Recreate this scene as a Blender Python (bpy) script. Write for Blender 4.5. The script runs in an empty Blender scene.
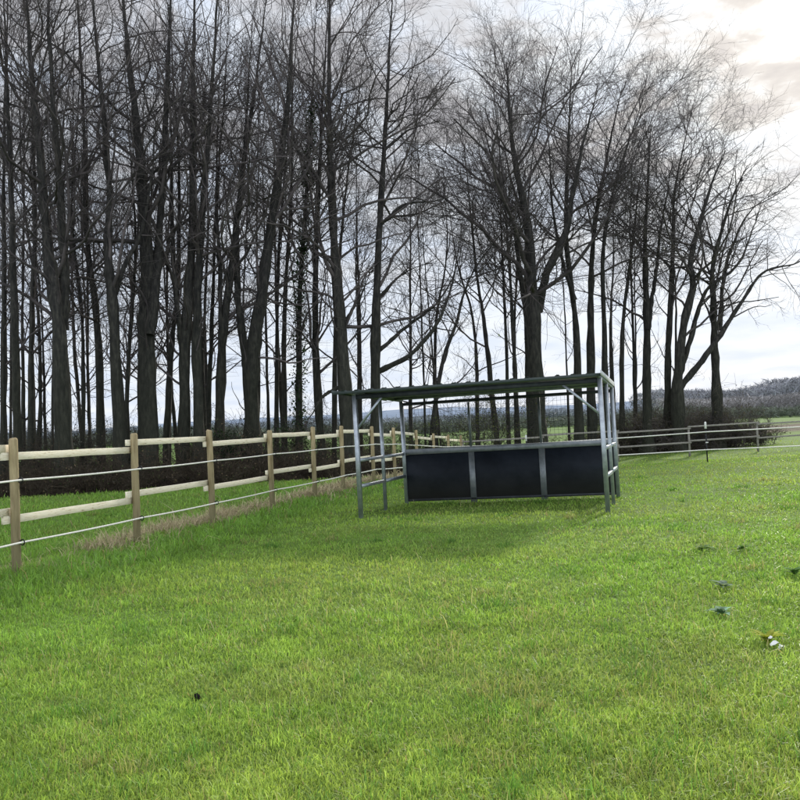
import bpy, math, random
import numpy as np
from mathutils import Matrix, Vector

rng = np.random.default_rng(11)
random.seed(5)
sc = bpy.context.scene
C = sc.collection
R = math.radians

# ------------------------------------------------------------------ camera
F, ROLL, HY, H = 899.5, 0.0434, 431.16, 1.5          # focal length in px of an 800 px frame
_p = math.atan((HY - 400) / F)
_fw = np.array([0, math.cos(_p), math.sin(_p)])
_u0 = np.array([0, -math.sin(_p), math.cos(_p)])
_r0 = np.array([1., 0, 0])
_rt = math.cos(ROLL) * _r0 - math.sin(ROLL) * _u0
_up = math.cos(ROLL) * _u0 + math.sin(ROLL) * _r0
EYE = np.array([0, 0, H])
cam = bpy.data.cameras.new('camera')
cam.sensor_width = 36
cam.lens = F / 800 * 36
cam.clip_start = .1
cam.clip_end = 8000
camo = bpy.data.objects.new('camera', cam)
C.objects.link(camo)
m = Matrix.Identity(4)
for i in range(3):
    m[i][0], m[i][1], m[i][2], m[i][3] = _rt[i], _up[i], -_fw[i], EYE[i]
camo.matrix_world = m
sc.camera = camo

def at(px, py, Y):
    d = _fw + (px - 400) / F * _rt + (400 - py) / F * _up
    return EYE + d * (Y / d[1])

# ------------------------------------------------------------------ noise
_tab = np.random.default_rng(3).random((256, 256))
def vn(x, y, s=0):
    x = np.asarray(x, float) + 37.3 * s + 1000; y = np.asarray(y, float) + 91.7 * s + 1000
    xi = np.floor(x).astype(int); yi = np.floor(y).astype(int)
    fx = x - xi; fy = y - yi
    fx = fx * fx * (3 - 2 * fx); fy = fy * fy * (3 - 2 * fy)
    g = lambda a, b: _tab[a % 256, b % 256]
    return (g(xi, yi) * (1 - fx) + g(xi + 1, yi) * fx) * (1 - fy) + (g(xi, yi + 1) * (1 - fx) + g(xi + 1, yi + 1) * fx) * fy
def fbm(x, y, s=0, o=4):
    v = 0; a = .5; t = 0
    for k in range(o):
        v = v + a * vn(np.asarray(x) * 2 ** k, np.asarray(y) * 2 ** k, s + k * 7); t += a; a *= .5
    return v / t
def sst(a, b, x):
    t = np.clip((np.asarray(x, float) - a) / (b - a), 0, 1)
    return t * t * (3 - 2 * t)

# ------------------------------------------------------------------ terrain
FD = .2416                                            # bearing of the long side fence
FX, FY = -4.607, 10.673
fdir = np.array([math.sin(FD), math.cos(FD)])
fnor = np.array([math.cos(FD), -math.sin(FD)])        # towards the paddock
def fence_side(x, y):                                 # signed distance from the long fence line, + is the paddock
    return (x - FX) * fnor[0] + (y - FY) * fnor[1]
def wood_edge(x):                                     # Y where the wood begins
    return np.interp(x, [-60, -12, -4, 3, 12, 20, 26, 60], [30.5, 32.5, 36.5, 43, 48, 53, 75, 95])
def gz(x, y):
    x = np.asarray(x, float); y = np.asarray(y, float)
    z = .0134 * np.clip(x, -16, 24) * (1 - sst(90, 200, y))
    z = z - .52 * sst(24, 43, y) * sst(-10, 2, x) - .16 * sst(24, 36, y) * (1 - sst(-10, 2, x))
    z = z + 3.4 * sst(60, 240, y) + 2.2 * sst(260, 900, y)
    z = z + .05 * (fbm(x * .35, y * .35, 2, 3) - .5) * sst(2, 6, y)
    d = fence_side(x, y)
    z = z + .09 * np.exp(-((d + .35) / .7) ** 2) * (fbm(x * .8, y * .8, 5, 2)) * (1 - sst(26, 32, y))
    return z
def gz0(x, y): return float(gz(np.array([x]), np.array([y]))[0])

# ------------------------------------------------------------------ mesh helpers
def mesh_np(name, V, faces_list, mat, parent=None, smooth=False, col=None, loc=(0, 0, 0)):
    """faces_list: list of (n,k) int arrays"""
    me = bpy.data.meshes.new(name)
    V = np.asarray(V, np.float32)
    me.vertices.add(len(V)); me.vertices.foreach_set('co', V.ravel())
    fl = [np.asarray(f, np.int32) for f in faces_list if len(f)]
    loops = np.concatenate([f.ravel() for f in fl])
    tot = np.concatenate([np.full(len(f), f.shape[1], np.int32) for f in fl])
    st = np.concatenate([[0], np.cumsum(tot)[:-1]]).astype(np.int32)
    me.loops.add(len(loops)); me.loops.foreach_set('vertex_index', loops)
    me.polygons.add(len(tot)); me.polygons.foreach_set('loop_start', st); me.polygons.foreach_set('loop_total', tot)
    if smooth: me.polygons.foreach_set('use_smooth', np.ones(len(tot), bool))
    if col is not None:
        a = me.color_attributes.new('tint', 'FLOAT_COLOR', 'POINT')
        c = np.ones((len(V), 4), np.float32); c[:, :3] = col
        a.data.foreach_set('color', c.ravel())
    me.update(calc_edges=True)
    me.validate()
    me.materials.append(mat)
    o = bpy.data.objects.new(name, me); C.objects.link(o)
    o.location = loc
    if parent is not None: o.parent = parent
    return o

class MB:
    """collects boxes, bars and tubes into one mesh"""
    def __init__(s): s.v = []; s.f = {}; s.n = 0
    def add(s, V, F_):
        s.v.append(np.asarray(V, float))
        for f in F_: s.f.setdefault(len(f), []).append([i + s.n for i in f])
        s.n += len(V)
    def bar(s, a, b, w, h, side=None, bev=.12, jit=0):
        """bevelled bar from a to b; w along 'side', h across"""
        a = np.array(a, float); b = np.array(b, float); d = b - a; L = np.linalg.norm(d); d /= L
        if side is None:
            side = np.cross(d, [0, 0, 1.]) if abs(d[2]) < .95 else np.array([1., 0, 0])
        side = np.array(side, float); side -= d * (side @ d); side /= np.linalg.norm(side)
        up = np.cross(side, d)
        e = min(w, h) * bev
        prof = [(-w/2+e, -h/2), (w/2-e, -h/2), (w/2, -h/2+e), (w/2, h/2-e), (w/2-e, h/2), (-w/2+e, h/2), (-w/2, h/2-e), (-w/2, -h/2+e)]
        V = []
        cuts = [0, 1] if not jit else list(np.linspace(0, 1, 6))
        for t in cuts:
            o = a + d * L * t
            if jit and 0 < t < 1: o = o + up * random.gauss(0, jit) + side * random.gauss(0, jit * .5)
            V += [o + side * x + up * y for x, y in prof]
        Fq = []
        n = len(cuts)
        for k in range(n - 1):
            for i in range(8):
                j = (i + 1) % 8
                Fq.append((k*8+i, k*8+j, k*8+8+j, k*8+8+i))
        Fq.append(tuple(range(7, -1, -1))); Fq.append(tuple(range((n-1)*8, n*8)))
        s.add(V, Fq); return s
    def tube(s, pts, rad, sides=10, caps=True):
        pts = np.asarray(pts, float); rad = np.broadcast_to(np.asarray(rad, float), (len(pts),))
        T = np.gradient(pts, axis=0); T /= np.linalg.norm(T, axis=1)[:, None]
        ref = np.array([0, 0, 1.]) if abs(T[0][2]) < .9 else np.array([1., 0, 0])
        V = []
        for p, t, r in zip(pts, T, rad):
            a = np.cross(t, ref); a /= np.linalg.norm(a); b = np.cross(t, a)
            for k in range(sides):
                th = 2 * math.pi * k / sides
                V.append(p + r * (math.cos(th) * a + math.sin(th) * b))
        Fq = []
        for i in range(len(pts) - 1):
            for k in range(sides):
                j = (k + 1) % sides
                Fq.append((i*sides+k, i*sides+j, i*sides+sides+j, i*sides+sides+k))
        if caps:
            Fq.append(tuple(range(sides - 1, -1, -1)))
            Fq.append(tuple(range((len(pts)-1)*sides, len(pts)*sides)))
        s.add(V, Fq); return s
    def poly(s, V, F_): s.add(V, F_); return s
    def build(s, name, mat, parent=None, smooth=False, loc=(0, 0, 0)):
        return mesh_np(name, np.concatenate(s.v) - np.array(loc), [np.array(x) for x in s.f.values()], mat, parent, smooth, loc=loc if parent is None else (0, 0, 0))

def empty(name, loc=(0, 0, 0)):
    o = bpy.data.objects.new(name, None); o.empty_display_size = .3; o.location = loc; C.objects.link(o); return o
def tag(o, label=None, cat=None, group=None, kind=None):
    if label: o['label'] = label
    if cat: o['category'] = cat
    if group: o['group'] = group
    if kind: o['kind'] = kind
    return o

# ------------------------------------------------------------------ materials
def new_mat(name):
    ma = bpy.data.materials.new(name); ma.use_nodes = True
    nt = ma.node_tree; b = nt.nodes['Principled BSDF']
    return ma, nt, b
def N(nt, t, **k):
    n = nt.nodes.new(t)
    for a, v in k.items(): setattr(n, a, v)
    return n
def mat_noise(name, c1, c2, scale=6, rough=.8, metal=0, detail=6, stretch=(1, 1, 1), bump=0, bscale=None, spec=.3, lo=.35, hi=.65, c3=None, obj=False, foot=None):
    ma, nt, b = new_mat(name)
    tc = N(nt, 'ShaderNodeTexCoord'); mp = N(nt, 'ShaderNodeMapping')
    mp.inputs['Scale'].default_value = stretch
    nt.links.new(tc.outputs['Object'], mp.inputs['Vector'])
    no = N(nt, 'ShaderNodeTexNoise'); no.inputs['Scale'].default_value = scale; no.inputs['Detail'].default_value = detail; no.inputs['Roughness'].default_value = .62
    nt.links.new(mp.outputs[0], no.inputs['Vector'])
    cr = N(nt, 'ShaderNodeValToRGB')
    cr.color_ramp.elements[0].position = lo; cr.color_ramp.elements[1].position = hi
    cr.color_ramp.elements[0].color = (*c1, 1); cr.color_ramp.elements[1].color = (*c2, 1)
    if c3: e = cr.color_ramp.elements.new((lo + hi) / 2); e.color = (*c3, 1)
    nt.links.new(no.outputs['Fac'], cr.inputs['Fac'])
    src = cr.outputs['Color']
    if obj:
        oi = N(nt, 'ShaderNodeObjectInfo'); hs = N(nt, 'ShaderNodeHueSaturation')
        mr = N(nt, 'ShaderNodeMapRange'); mr.inputs['To Min'].default_value = .7; mr.inputs['To Max'].default_value = 1.3
        nt.links.new(oi.outputs['Random'], mr.inputs['Value']); nt.links.new(mr.outputs[0], hs.inputs['Value'])
        nt.links.new(src, hs.inputs['Color']); src = hs.outputs['Color']
    if foot:                                       # damp, algae or splashed mud towards the bottom
        sp = N(nt, 'ShaderNodeSeparateXYZ'); nt.links.new(tc.outputs['Generated'], sp.inputs[0])
        wob = N(nt, 'ShaderNodeMath', operation='MULTIPLY_ADD'); nt.links.new(no.outputs['Fac'], wob.inputs[0]); wob.inputs[1].default_value = -.35; nt.links.new(sp.outputs[2], wob.inputs[2])
        mr = N(nt, 'ShaderNodeMapRange'); mr.inputs['From Min'].default_value = -.1; mr.inputs['From Max'].default_value = foot[1]; mr.inputs['To Min'].default_value = foot[2]; mr.inputs['To Max'].default_value = 0
        nt.links.new(wob.outputs[0], mr.inputs['Value'])
        mx = N(nt, 'ShaderNodeMix', data_type='RGBA'); nt.links.new(mr.outputs[0], mx.inputs[0]); nt.links.new(src, mx.inputs[6]); mx.inputs[7].default_value = (*foot[0], 1)
        src = mx.outputs[2]
    nt.links.new(src, b.inputs['Base Color'])
    b.inputs['Roughness'].default_value = rough; b.inputs['Metallic'].default_value = metal
    b.inputs['Specular IOR Level'].default_value = spec
    if bump:
        n2 = N(nt, 'ShaderNodeTexNoise'); n2.inputs['Scale'].default_value = bscale or scale * 3; n2.inputs['Detail'].default_value = 5
        nt.links.new(mp.outputs[0], n2.inputs['Vector'])
        bu = N(nt, 'ShaderNodeBump'); bu.inputs['Strength'].default_value = bump; bu.inputs['Distance'].default_value = .03
        nt.links.new(n2.outputs['Fac'], bu.inputs['Height']); nt.links.new(bu.outputs[0], b.inputs['Normal'])
    return ma
def mat_tint(name, trans=.45, rough=.75, spec=.25, tgain=(1.15, 1.15, .8)):
    """leaf and blade material: vertex tint, diffuse + translucent"""
    ma, nt, b = new_mat(name)
    at_ = N(nt, 'ShaderNodeVertexColor', layer_name='tint')
    nt.links.new(at_.outputs['Color'], b.inputs['Base Color'])
    b.inputs['Roughness'].default_value = rough; b.inputs['Specular IOR Level'].default_value = spec
    tr = N(nt, 'ShaderNodeBsdfTranslucent'); mx = N(nt, 'ShaderNodeMixShader'); mx.inputs[0].default_value = trans
    g = N(nt, 'ShaderNodeMix', data_type='RGBA', blend_type='MULTIPLY'); g.inputs[0].default_value = 1
    nt.links.new(at_.outputs['Color'], g.inputs[6]); g.inputs[7].default_value = (*tgain, 1)
    nt.links.new(g.outputs[2], tr.inputs['Color'])
    nt.links.new(b.outputs[0], mx.inputs[1]); nt.links.new(tr.outputs[0], mx.inputs[2])
    nt.links.new(mx.outputs[0], nt.nodes['Material Output'].inputs['Surface'])
    return ma

M = {}
M['bark'] = mat_noise('bark', (.010, .010, .010), (.072, .066, .058), 3.6, .9, stretch=(2.6, 2.6, .7), bump=1.0, bscale=7, lo=.3, hi=.7, c3=(.030, .028, .026), obj=True, foot=((.030, .036, .018), .2, .5))
M['twig'] = mat_noise('twig', (.042, .037, .038), (.10, .085, .082), 2, .85, obj=True)
M['rail'] = mat_noise('pale_timber', (.42, .32, .18), (.96, .88, .69), 5, .8, stretch=(5, .9, 11), bump=.5, lo=.28, hi=.52, c3=(.89, .79, .58))
M['post'] = mat_noise('post_timber', (.21, .16, .085), (.48, .39, .23), 7, .85, stretch=(3, 3, .4), bump=.4, lo=.3, hi=.7, foot=((.10, .10, .045), .55, .75))
M['grey_timber'] = mat_noise('weathered_timber', (.16, .145, .13), (.34, .32, .29), 6, .85, stretch=(.8, 5, 8), bump=.3)
M['galv'] = mat_noise('galvanised_steel', (.30, .33, .37), (.46, .50, .54), 9, .42, metal=.75, bump=.04, spec=.5)
M['galv_dull'] = mat_noise('dull_steel', (.19, .21, .23), (.29, .31, .33), 8, .5, metal=.6, spec=.4)
M['dark_steel'] = mat_noise('dark_steel', (.025, .03, .034), (.05, .055, .06), 8, .5, metal=.4)
M['panel'] = mat_noise('rubber_board', (.007, .010, .016), (.017, .022, .032), 2.2, .62, detail=8, spec=.2, bump=.08, bscale=30, foot=((.045, .042, .036), .35, .6))
M['roof'] = mat_noise('green_sheet', (.030, .043, .040), (.045, .060, .056), 2.5, .38, metal=.15, spec=.4)
M['trim'] = mat_noise('zinc_trim', (.45, .47, .48), (.62, .63, .62), 8, .4, metal=.5)
M['rope'] = mat_noise('white_tape', (.66, .65, .58), (.85, .84, .78), 30, .6)
M['black'] = mat_noise('black_plastic', (.010, .010, .011), (.02, .02, .022), 20, .45)
M['white'] = mat_noise('white_plastic', (.7, .7, .68), (.82, .82, .8), 20, .5)
M['soil'] = mat_noise('dark_soil', (.007, .006, .005), (.02, .016, .012), 20, .9, bump=.8)
M['blade'] = mat_tint('grass_blade', .5, .5, .35)
M['dry'] = mat_tint('dry_blade', .35, .7, .15, (1, 1, .9))
M['leaf'] = mat_tint('leaf', .4, .8, .08)
M['thicket'] = mat_tint('thicket_stem', .1, .85, .1, (1, 1, 1))

def ground_material():
    ma, nt, b = new_mat('pasture')
    v = N(nt, 'ShaderNodeVertexColor', layer_name='tint')
    tc = N(nt, 'ShaderNodeTexCoord'); mp = N(nt, 'ShaderNodeMapping'); mp.inputs['Scale'].default_value = (1, 1, 1)
    nt.links.new(tc.outputs['Object'], mp.inputs[0])
    n1 = N(nt, 'ShaderNodeTexNoise'); n1.inputs['Scale'].default_value = 7; n1.inputs['Detail'].default_value = 8
    n2 = N(nt, 'ShaderNodeTexNoise'); n2.inputs['Scale'].default_value = .5; n2.inputs['Detail'].default_value = 5
    for n_ in (n1, n2): nt.links.new(mp.outputs[0], n_.inputs['Vector'])
    ad = N(nt, 'ShaderNodeMath', operation='MULTIPLY'); nt.links.new(n1.outputs[0], ad.inputs[0]); nt.links.new(n2.outputs[0], ad.inputs[1])
    mr = N(nt, 'ShaderNodeMapRange'); mr.inputs['From Min'].default_value = .1; mr.inputs['From Max'].default_value = .42; mr.inputs['To Min'].default_value = .55; mr.inputs['To Max'].default_value = 1.4
    nt.links.new(ad.outputs[0], mr.inputs['Value'])
    mx = N(nt, 'ShaderNodeMix', data_type='RGBA', blend_type='MULTIPLY'); mx.inputs[0].default_value = 1
    nt.links.new(v.outputs[0], mx.inputs[6]); nt.links.new(mr.outputs[0], mx.inputs[7])
    nt.links.new(mx.outputs[2], b.inputs['Base Color'])
    b.inputs['Roughness'].default_value = .95; b.inputs['Specular IOR Level'].default_value = .1
    bu = N(nt, 'ShaderNodeBump'); bu.inputs['Strength'].default_value = .6; bu.inputs['Distance'].default_value = .05
    nt.links.new(n1.outputs[0], bu.inputs['Height']); nt.links.new(bu.outputs[0], b.inputs['Normal'])
    return ma
M['ground'] = ground_material()

# ------------------------------------------------------------------ ground sheet
def build_ground():
    ys = np.concatenate([np.arange(-12, 60, .5), np.arange(60, 160, 3), np.geomspace(160, 5200, 40)])
    xs_ = np.concatenate([np.arange(0, 32, .5), np.geomspace(32, 4200, 46)])
    xs = np.concatenate([-xs_[::-1], xs_[1:]])
    X, Y = np.meshgrid(xs, ys)
    Z = gz(X, Y)
    V = np.stack([X.ravel(), Y.ravel(), Z.ravel()], 1)
    nx, ny = len(xs), len(ys)
    i = np.arange(nx - 1)[None, :] + nx * np.arange(ny - 1)[:, None]
    Fq = np.stack([i, i + 1, i + nx + 1, i + nx], -1).reshape(-1, 4)
    x, y = V[:, 0], V[:, 1]
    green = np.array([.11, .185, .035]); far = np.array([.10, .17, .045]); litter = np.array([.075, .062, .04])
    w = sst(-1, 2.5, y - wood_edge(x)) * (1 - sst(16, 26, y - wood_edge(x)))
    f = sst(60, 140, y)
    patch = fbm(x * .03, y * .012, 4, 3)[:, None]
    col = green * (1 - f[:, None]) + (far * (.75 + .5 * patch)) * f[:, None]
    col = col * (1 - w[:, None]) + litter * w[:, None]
    d = fence_side(x, y)
    dr = np.exp(-((d + .3) / .6) ** 2) * (y < 30)
    col = col * (1 - .3 * dr[:, None]) + np.array([.15, .12, .06]) * .3 * dr[:, None]
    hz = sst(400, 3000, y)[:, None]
    col = col * (1 - hz) + np.array([.22, .28, .36]) * hz  # distance haze blended into the ground tint
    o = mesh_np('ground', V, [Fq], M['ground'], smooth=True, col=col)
    tag(o, 'green spring pasture running out to the horizon', None, None, 'structure')
build_ground()

def build_hills():
    # low blue hills far off on the right and behind the wood
    n = 160
    xs = np.linspace(-2600, 2600, n)
    h = 38 + 40 * fbm(xs * .0016, xs * 0, 9, 4) + 26 * np.exp(-((xs - 1150) / 420) ** 2)
    V = []; 
    for k, (dy, s) in enumerate(((0, 0), (120, .45), (300, .8), (520, 1.), (900, .9))):
        V.append(np.stack([xs, np.full(n, 2300.) + dy, -2 + h * s + (4 * fbm(xs * .02, xs * 0 + k, 3, 3) if s > .3 else 0)], 1))
    V = np.concatenate(V)
    i = np.arange(n - 1)[None, :] + n * np.arange(4)[:, None]
    Fq = np.stack([i, i + 1, i + n + 1, i + n], -1).reshape(-1, 4)
    mt = mat_noise('far_hill', (.20, .25, .33), (.27, .32, .40), .01, .95, spec=.0)  # blue distance haze put into the hill colour
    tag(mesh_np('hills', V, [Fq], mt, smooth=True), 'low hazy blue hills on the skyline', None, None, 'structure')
build_hills()

# ------------------------------------------------------------------ grass
def blades(name, x, y, length, width, col, mat, lean=.35, flat=0, zoff=-.005, tipcol=1.35, curl=1.0):
    n = len(x)
    z = gz(x, y) + zoff
    az = rng.random(n) * 2 * np.pi
    la = rng.random(n) * 2 * np.pi
    lm = np.abs(rng.normal(lean, lean * .6, n))
    base = np.stack([x, y, z], 1)
    side = np.stack([np.cos(az), np.sin(az), 0 * az], 1) * (width / 2)[:, None]
    ld = np.stack([np.cos(la), np.sin(la), 0 * la], 1)
    L = length[:, None]
    mid = base + ld * (lm[:, None] * L * .35) + np.array([0, 0, 1]) * (L * .58)
    tip = base + ld * (lm[:, None] * L * (1.0 * curl)) + np.array([0, 0, 1]) * (L * np.clip(1 - .35 * lm[:, None] ** 2, .25, 1))
    V = np.empty((n, 5, 3))
    V[:, 0] = base - side; V[:, 1] = base + side
    V[:, 2] = mid + side * .8; V[:, 3] = mid - side * .8; V[:, 4] = tip
    i = (np.arange(n) * 5)[:, None]
    quads = i + np.array([[0, 1, 2, 3]]); tris = i + np.array([[3, 2, 4]])
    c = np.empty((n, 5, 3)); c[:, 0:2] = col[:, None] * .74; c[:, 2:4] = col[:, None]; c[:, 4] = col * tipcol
    return mesh_np(name, V.reshape(-1, 3), [quads, tris], mat, col=np.clip(c.reshape(-1, 3), 0, 1))

def scatter(n, d0, d1, half=.60, pad=2.0):
    """ground points, thinner with distance as they get smaller to the eye"""
    u = rng.random(n)
    d = 1 / (1 / d0 + u * (1 / d1 - 1 / d0))
    x = (rng.random(n) * 2 - 1) * (half * d + pad)
    return x, d

def build_grass():
    n = 760000
    x, y = scatter(n, 2.6, 60)
    keep = (y < wood_edge(x) + .4 + 3.2 * (fbm(x * .5, y * .5, 41, 3) - .5) + rng.normal(0, .5, n))
    x, y = x[keep], y[keep]; n = len(x)
    d = fence_side(x, y)
    big = fbm(x * .22, y * .22, 1, 3); mid = fbm(x * 1.1, y * 1.1, 2, 3); small = fbm(x * 4.2, y * 4.2, 3, 2)
    lush = np.exp(-((d - .5) / .9) ** 2) * (y < 40) * (.4 + .9 * mid)
    lush = np.maximum(lush, (d < -1) * .55)
    L = .022 + .035 * mid ** 1.3 + .04 * np.clip(small - .5, 0, 1) + .10 * lush
    L = L * np.exp(rng.normal(0, .28, n))
    W = np.maximum(.0042 * np.exp(rng.normal(0, .25, n)), y * .00105)
    g1 = np.array([.230, .385, .070]); g2 = np.array([.31, .42, .092]); g3 = np.array([.175, .325, .060]); br = np.array([.33, .36, .14])
    t = np.clip((big - .38) * 3.2, 0, 1)[:, None]
    col = g1 * (1 - t) + g2 * t
    t2 = np.clip(lush * 1.2, 0, 1)[:, None]
    col = col * (1 - t2) + g3 * t2
    t3 = (np.clip((fbm(x * .55, y * .8, 8, 3) - .56) * 5, 0, .34) * (rng.random(n) < .8))[:, None]
    t3 = t3 * (1 - t2)
    col = col * (1 - t3) + br * t3
    dead = (rng.random(n) < .028)
    col[dead] = np.array([.34, .29, .14])
    col *= np.exp(rng.normal(0, .18, n))[:, None] * (.72 + .55 * small)[:, None]
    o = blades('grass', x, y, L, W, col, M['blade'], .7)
    tag(o, 'short bright green meadow grass covering the paddock', 'grass', None, 'stuff')
    # lighter seed stems and taller tufts
    n = 26000
    x, y = scatter(n, 2.8, 34)
    k = (fbm(x * .9, y * .9, 12, 2) > .56) & (y < wood_edge(x)); x, y = x[k], y[k]; n = len(x)
    L = .09 * np.exp(rng.normal(0, .3, n)); W = np.maximum(.003, y * .0007)
    col = np.where(rng.random(n)[:, None] < .35, np.array([.42, .40, .20]), np.array([.22, .29, .06])) * np.exp(rng.normal(0, .2, n))[:, None]
    # darker rank tufts, each a little clump
    nc = 420
    cx, cy = scatter(nc, 3.2, 26); cr = rng.uniform(.04, .16, nc)
    kk = np.repeat(np.arange(nc), rng.integers(24, 70, nc))
    tx = cx[kk] + rng.normal(0, 1, len(kk)) * cr[kk]; ty = cy[kk] + rng.normal(0, 1, len(kk)) * cr[kk]
    tone = np.where(rng.random(nc) < .7, 1., 0.)[kk][:, None]
    tc_ = (np.array([.13, .265, .05]) * tone + np.array([.30, .31, .12]) * (1 - tone)) * np.exp(rng.normal(0, .2, len(kk)))[:, None]
    x = np.concatenate([x, tx]); y = np.concatenate([y, ty]); L = np.concatenate([L, .075 * np.exp(rng.normal(0, .3, len(kk)))])
    W = np.concatenate([W, np.maximum(.0045, ty * .0009)]); col = np.concatenate([col, tc_])
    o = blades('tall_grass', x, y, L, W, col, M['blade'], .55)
    tag(o, 'scattered longer stalks and rank tufts standing out of the meadow grass', 'grass', None, 'stuff')
    # dead tussocks under the rails
    n = 60000
    tt = -4 + 40 * rng.random(n) ** 1.25
    off = rng.normal(-.38, .42, n)
    x = FX + fdir[0] * tt + fnor[0] * off; y = FY + fdir[1] * tt + fnor[1] * off
    k = (fbm(x * 1.3, y * 1.3, 21, 3) + .25 * np.exp(-(off + .4) ** 2 / .08)) > rng.uniform(.60, .95, n)
    x, y = x[k], y[k]; n = len(x)
    L = .17 * np.exp(rng.normal(0, .38, n)); W = np.maximum(.004, y * .0007)
    col = np.array([.47, .40, .26]) * np.exp(rng.normal(0, .28, n))[:, None]
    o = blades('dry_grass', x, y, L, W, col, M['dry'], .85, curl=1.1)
    tag(o, 'beige dead grass matted under the rails of the side fence', 'dry grass', None, 'stuff')
build_grass()

# ------------------------------------------------------------------ branching
def unit(v): return v / np.maximum(np.linalg.norm(v, axis=-1, keepdims=True), 1e-9)
def grow(P0, D0, L, K, wander, up, g):
    n = len(P0)
    pts = np.empty((n, K + 1, 3)); pts[:, 0] = P0
    D = unit(D0); step = (L / K)[:, None]
    for k in range(K):
        D = unit(D + g.normal(0, wander, (n, 3)) + np.array([0, 0, 1.]) * up)
        pts[:, k + 1] = pts[:, k] + D * step
    return pts
def spawn(pts, rad, per, t0, ang, angv, g, tpow=1.0):
    """children on parents: returns position, direction, parent t, parent radius there"""
    n, K1, _ = pts.shape; K = K1 - 1
    cnt = g.poisson(per, n) if np.isscalar(per) else g.poisson(per)
    idx = np.repeat(np.arange(n), cnt)
    t = t0 + (1 - t0) * g.random(len(idx)) ** tpow
    s = np.minimum((t * K).astype(int), K - 1); f = (t * K - s)[:, None]
    a = pts[idx, s]; b = pts[idx, s + 1]
    P = a * (1 - f) + b * f; T = unit(b - a)
    r = rad[idx, s] * (1 - f[:, 0]) + rad[idx, s + 1] * f[:, 0]
    q = unit(np.cross(T, unit(g.normal(0, 1, T.shape))))
    an = np.clip(g.normal(ang, angv, len(idx)), .15, 1.7)[:, None]
    D = T * np.cos(an) + q * np.sin(an)
    return P, D, t, r, idx
def tubes(pts, rad, sides):
    n, K1, _ = pts.shape
    T = np.empty_like(pts); T[:, 1:-1] = pts[:, 2:] - pts[:, :-2]; T[:, 0] = pts[:, 1] - pts[:, 0]; T[:, -1] = pts[:, -1] - pts[:, -2]
    T = unit(T)
    ref = np.where(np.abs(T[:, :1, 2:3]) > .8, np.array([1., 0, 0]), np.array([0, 0, 1.]))
    A = unit(np.cross(T, np.broadcast_to(ref, T.shape))); B = np.cross(T, A)
    th = 2 * np.pi * np.arange(sides) / sides
    V = pts[:, :, None] + rad[:, :, None, None] * (np.cos(th)[None, None, :, None] * A[:, :, None] + np.sin(th)[None, None, :, None] * B[:, :, None])
    i = (np.arange(n) * K1 * sides)[:, None, None] + (np.arange(K1 - 1) * sides)[None, :, None] + np.arange(sides)[None, None, :]
    j = (np.arange(n) * K1 * sides)[:, None, None] + (np.arange(K1 - 1) * sides)[None, :, None] + ((np.arange(sides) + 1) % sides)[None, None, :]
    Fq = np.stack([i, j, j + sides, i + sides], -1).reshape(-1, 4)
    return V.reshape(-1, 3), Fq
def taper(r0, K, end=.25):
    return r0[:, None] * np.linspace(1, end, K + 1)[None, :]
def join(parts):
    V = []; Fq = []; o = 0
    for v, f in parts: V.append(v); Fq.append(f + o); o += len(v)
    return np.concatenate(V), np.concatenate(Fq)
def resample(P, n):
    P = np.asarray(P, float)
    # Catmull-Rom through the given points
    Q = np.concatenate([[2 * P[0] - P[1]], P, [2 * P[-1] - P[-2]]])
    out = []
    m_ = len(P) - 1
    for t in np.linspace(0, m_, n):
        i = min(int(t), m_ - 1); f = t - i
        p0, p1, p2, p3 = Q[i], Q[i + 1], Q[i + 2], Q[i + 3]
        out.append(.5 * ((2 * p1) + (-p0 + p2) * f + (2*p0 - 5*p1 + 4*p2 - p3) * f**2 + (-p0 + 3*p1 - 3*p2 + p3) * f**3))
    return np.array(out)

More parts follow.
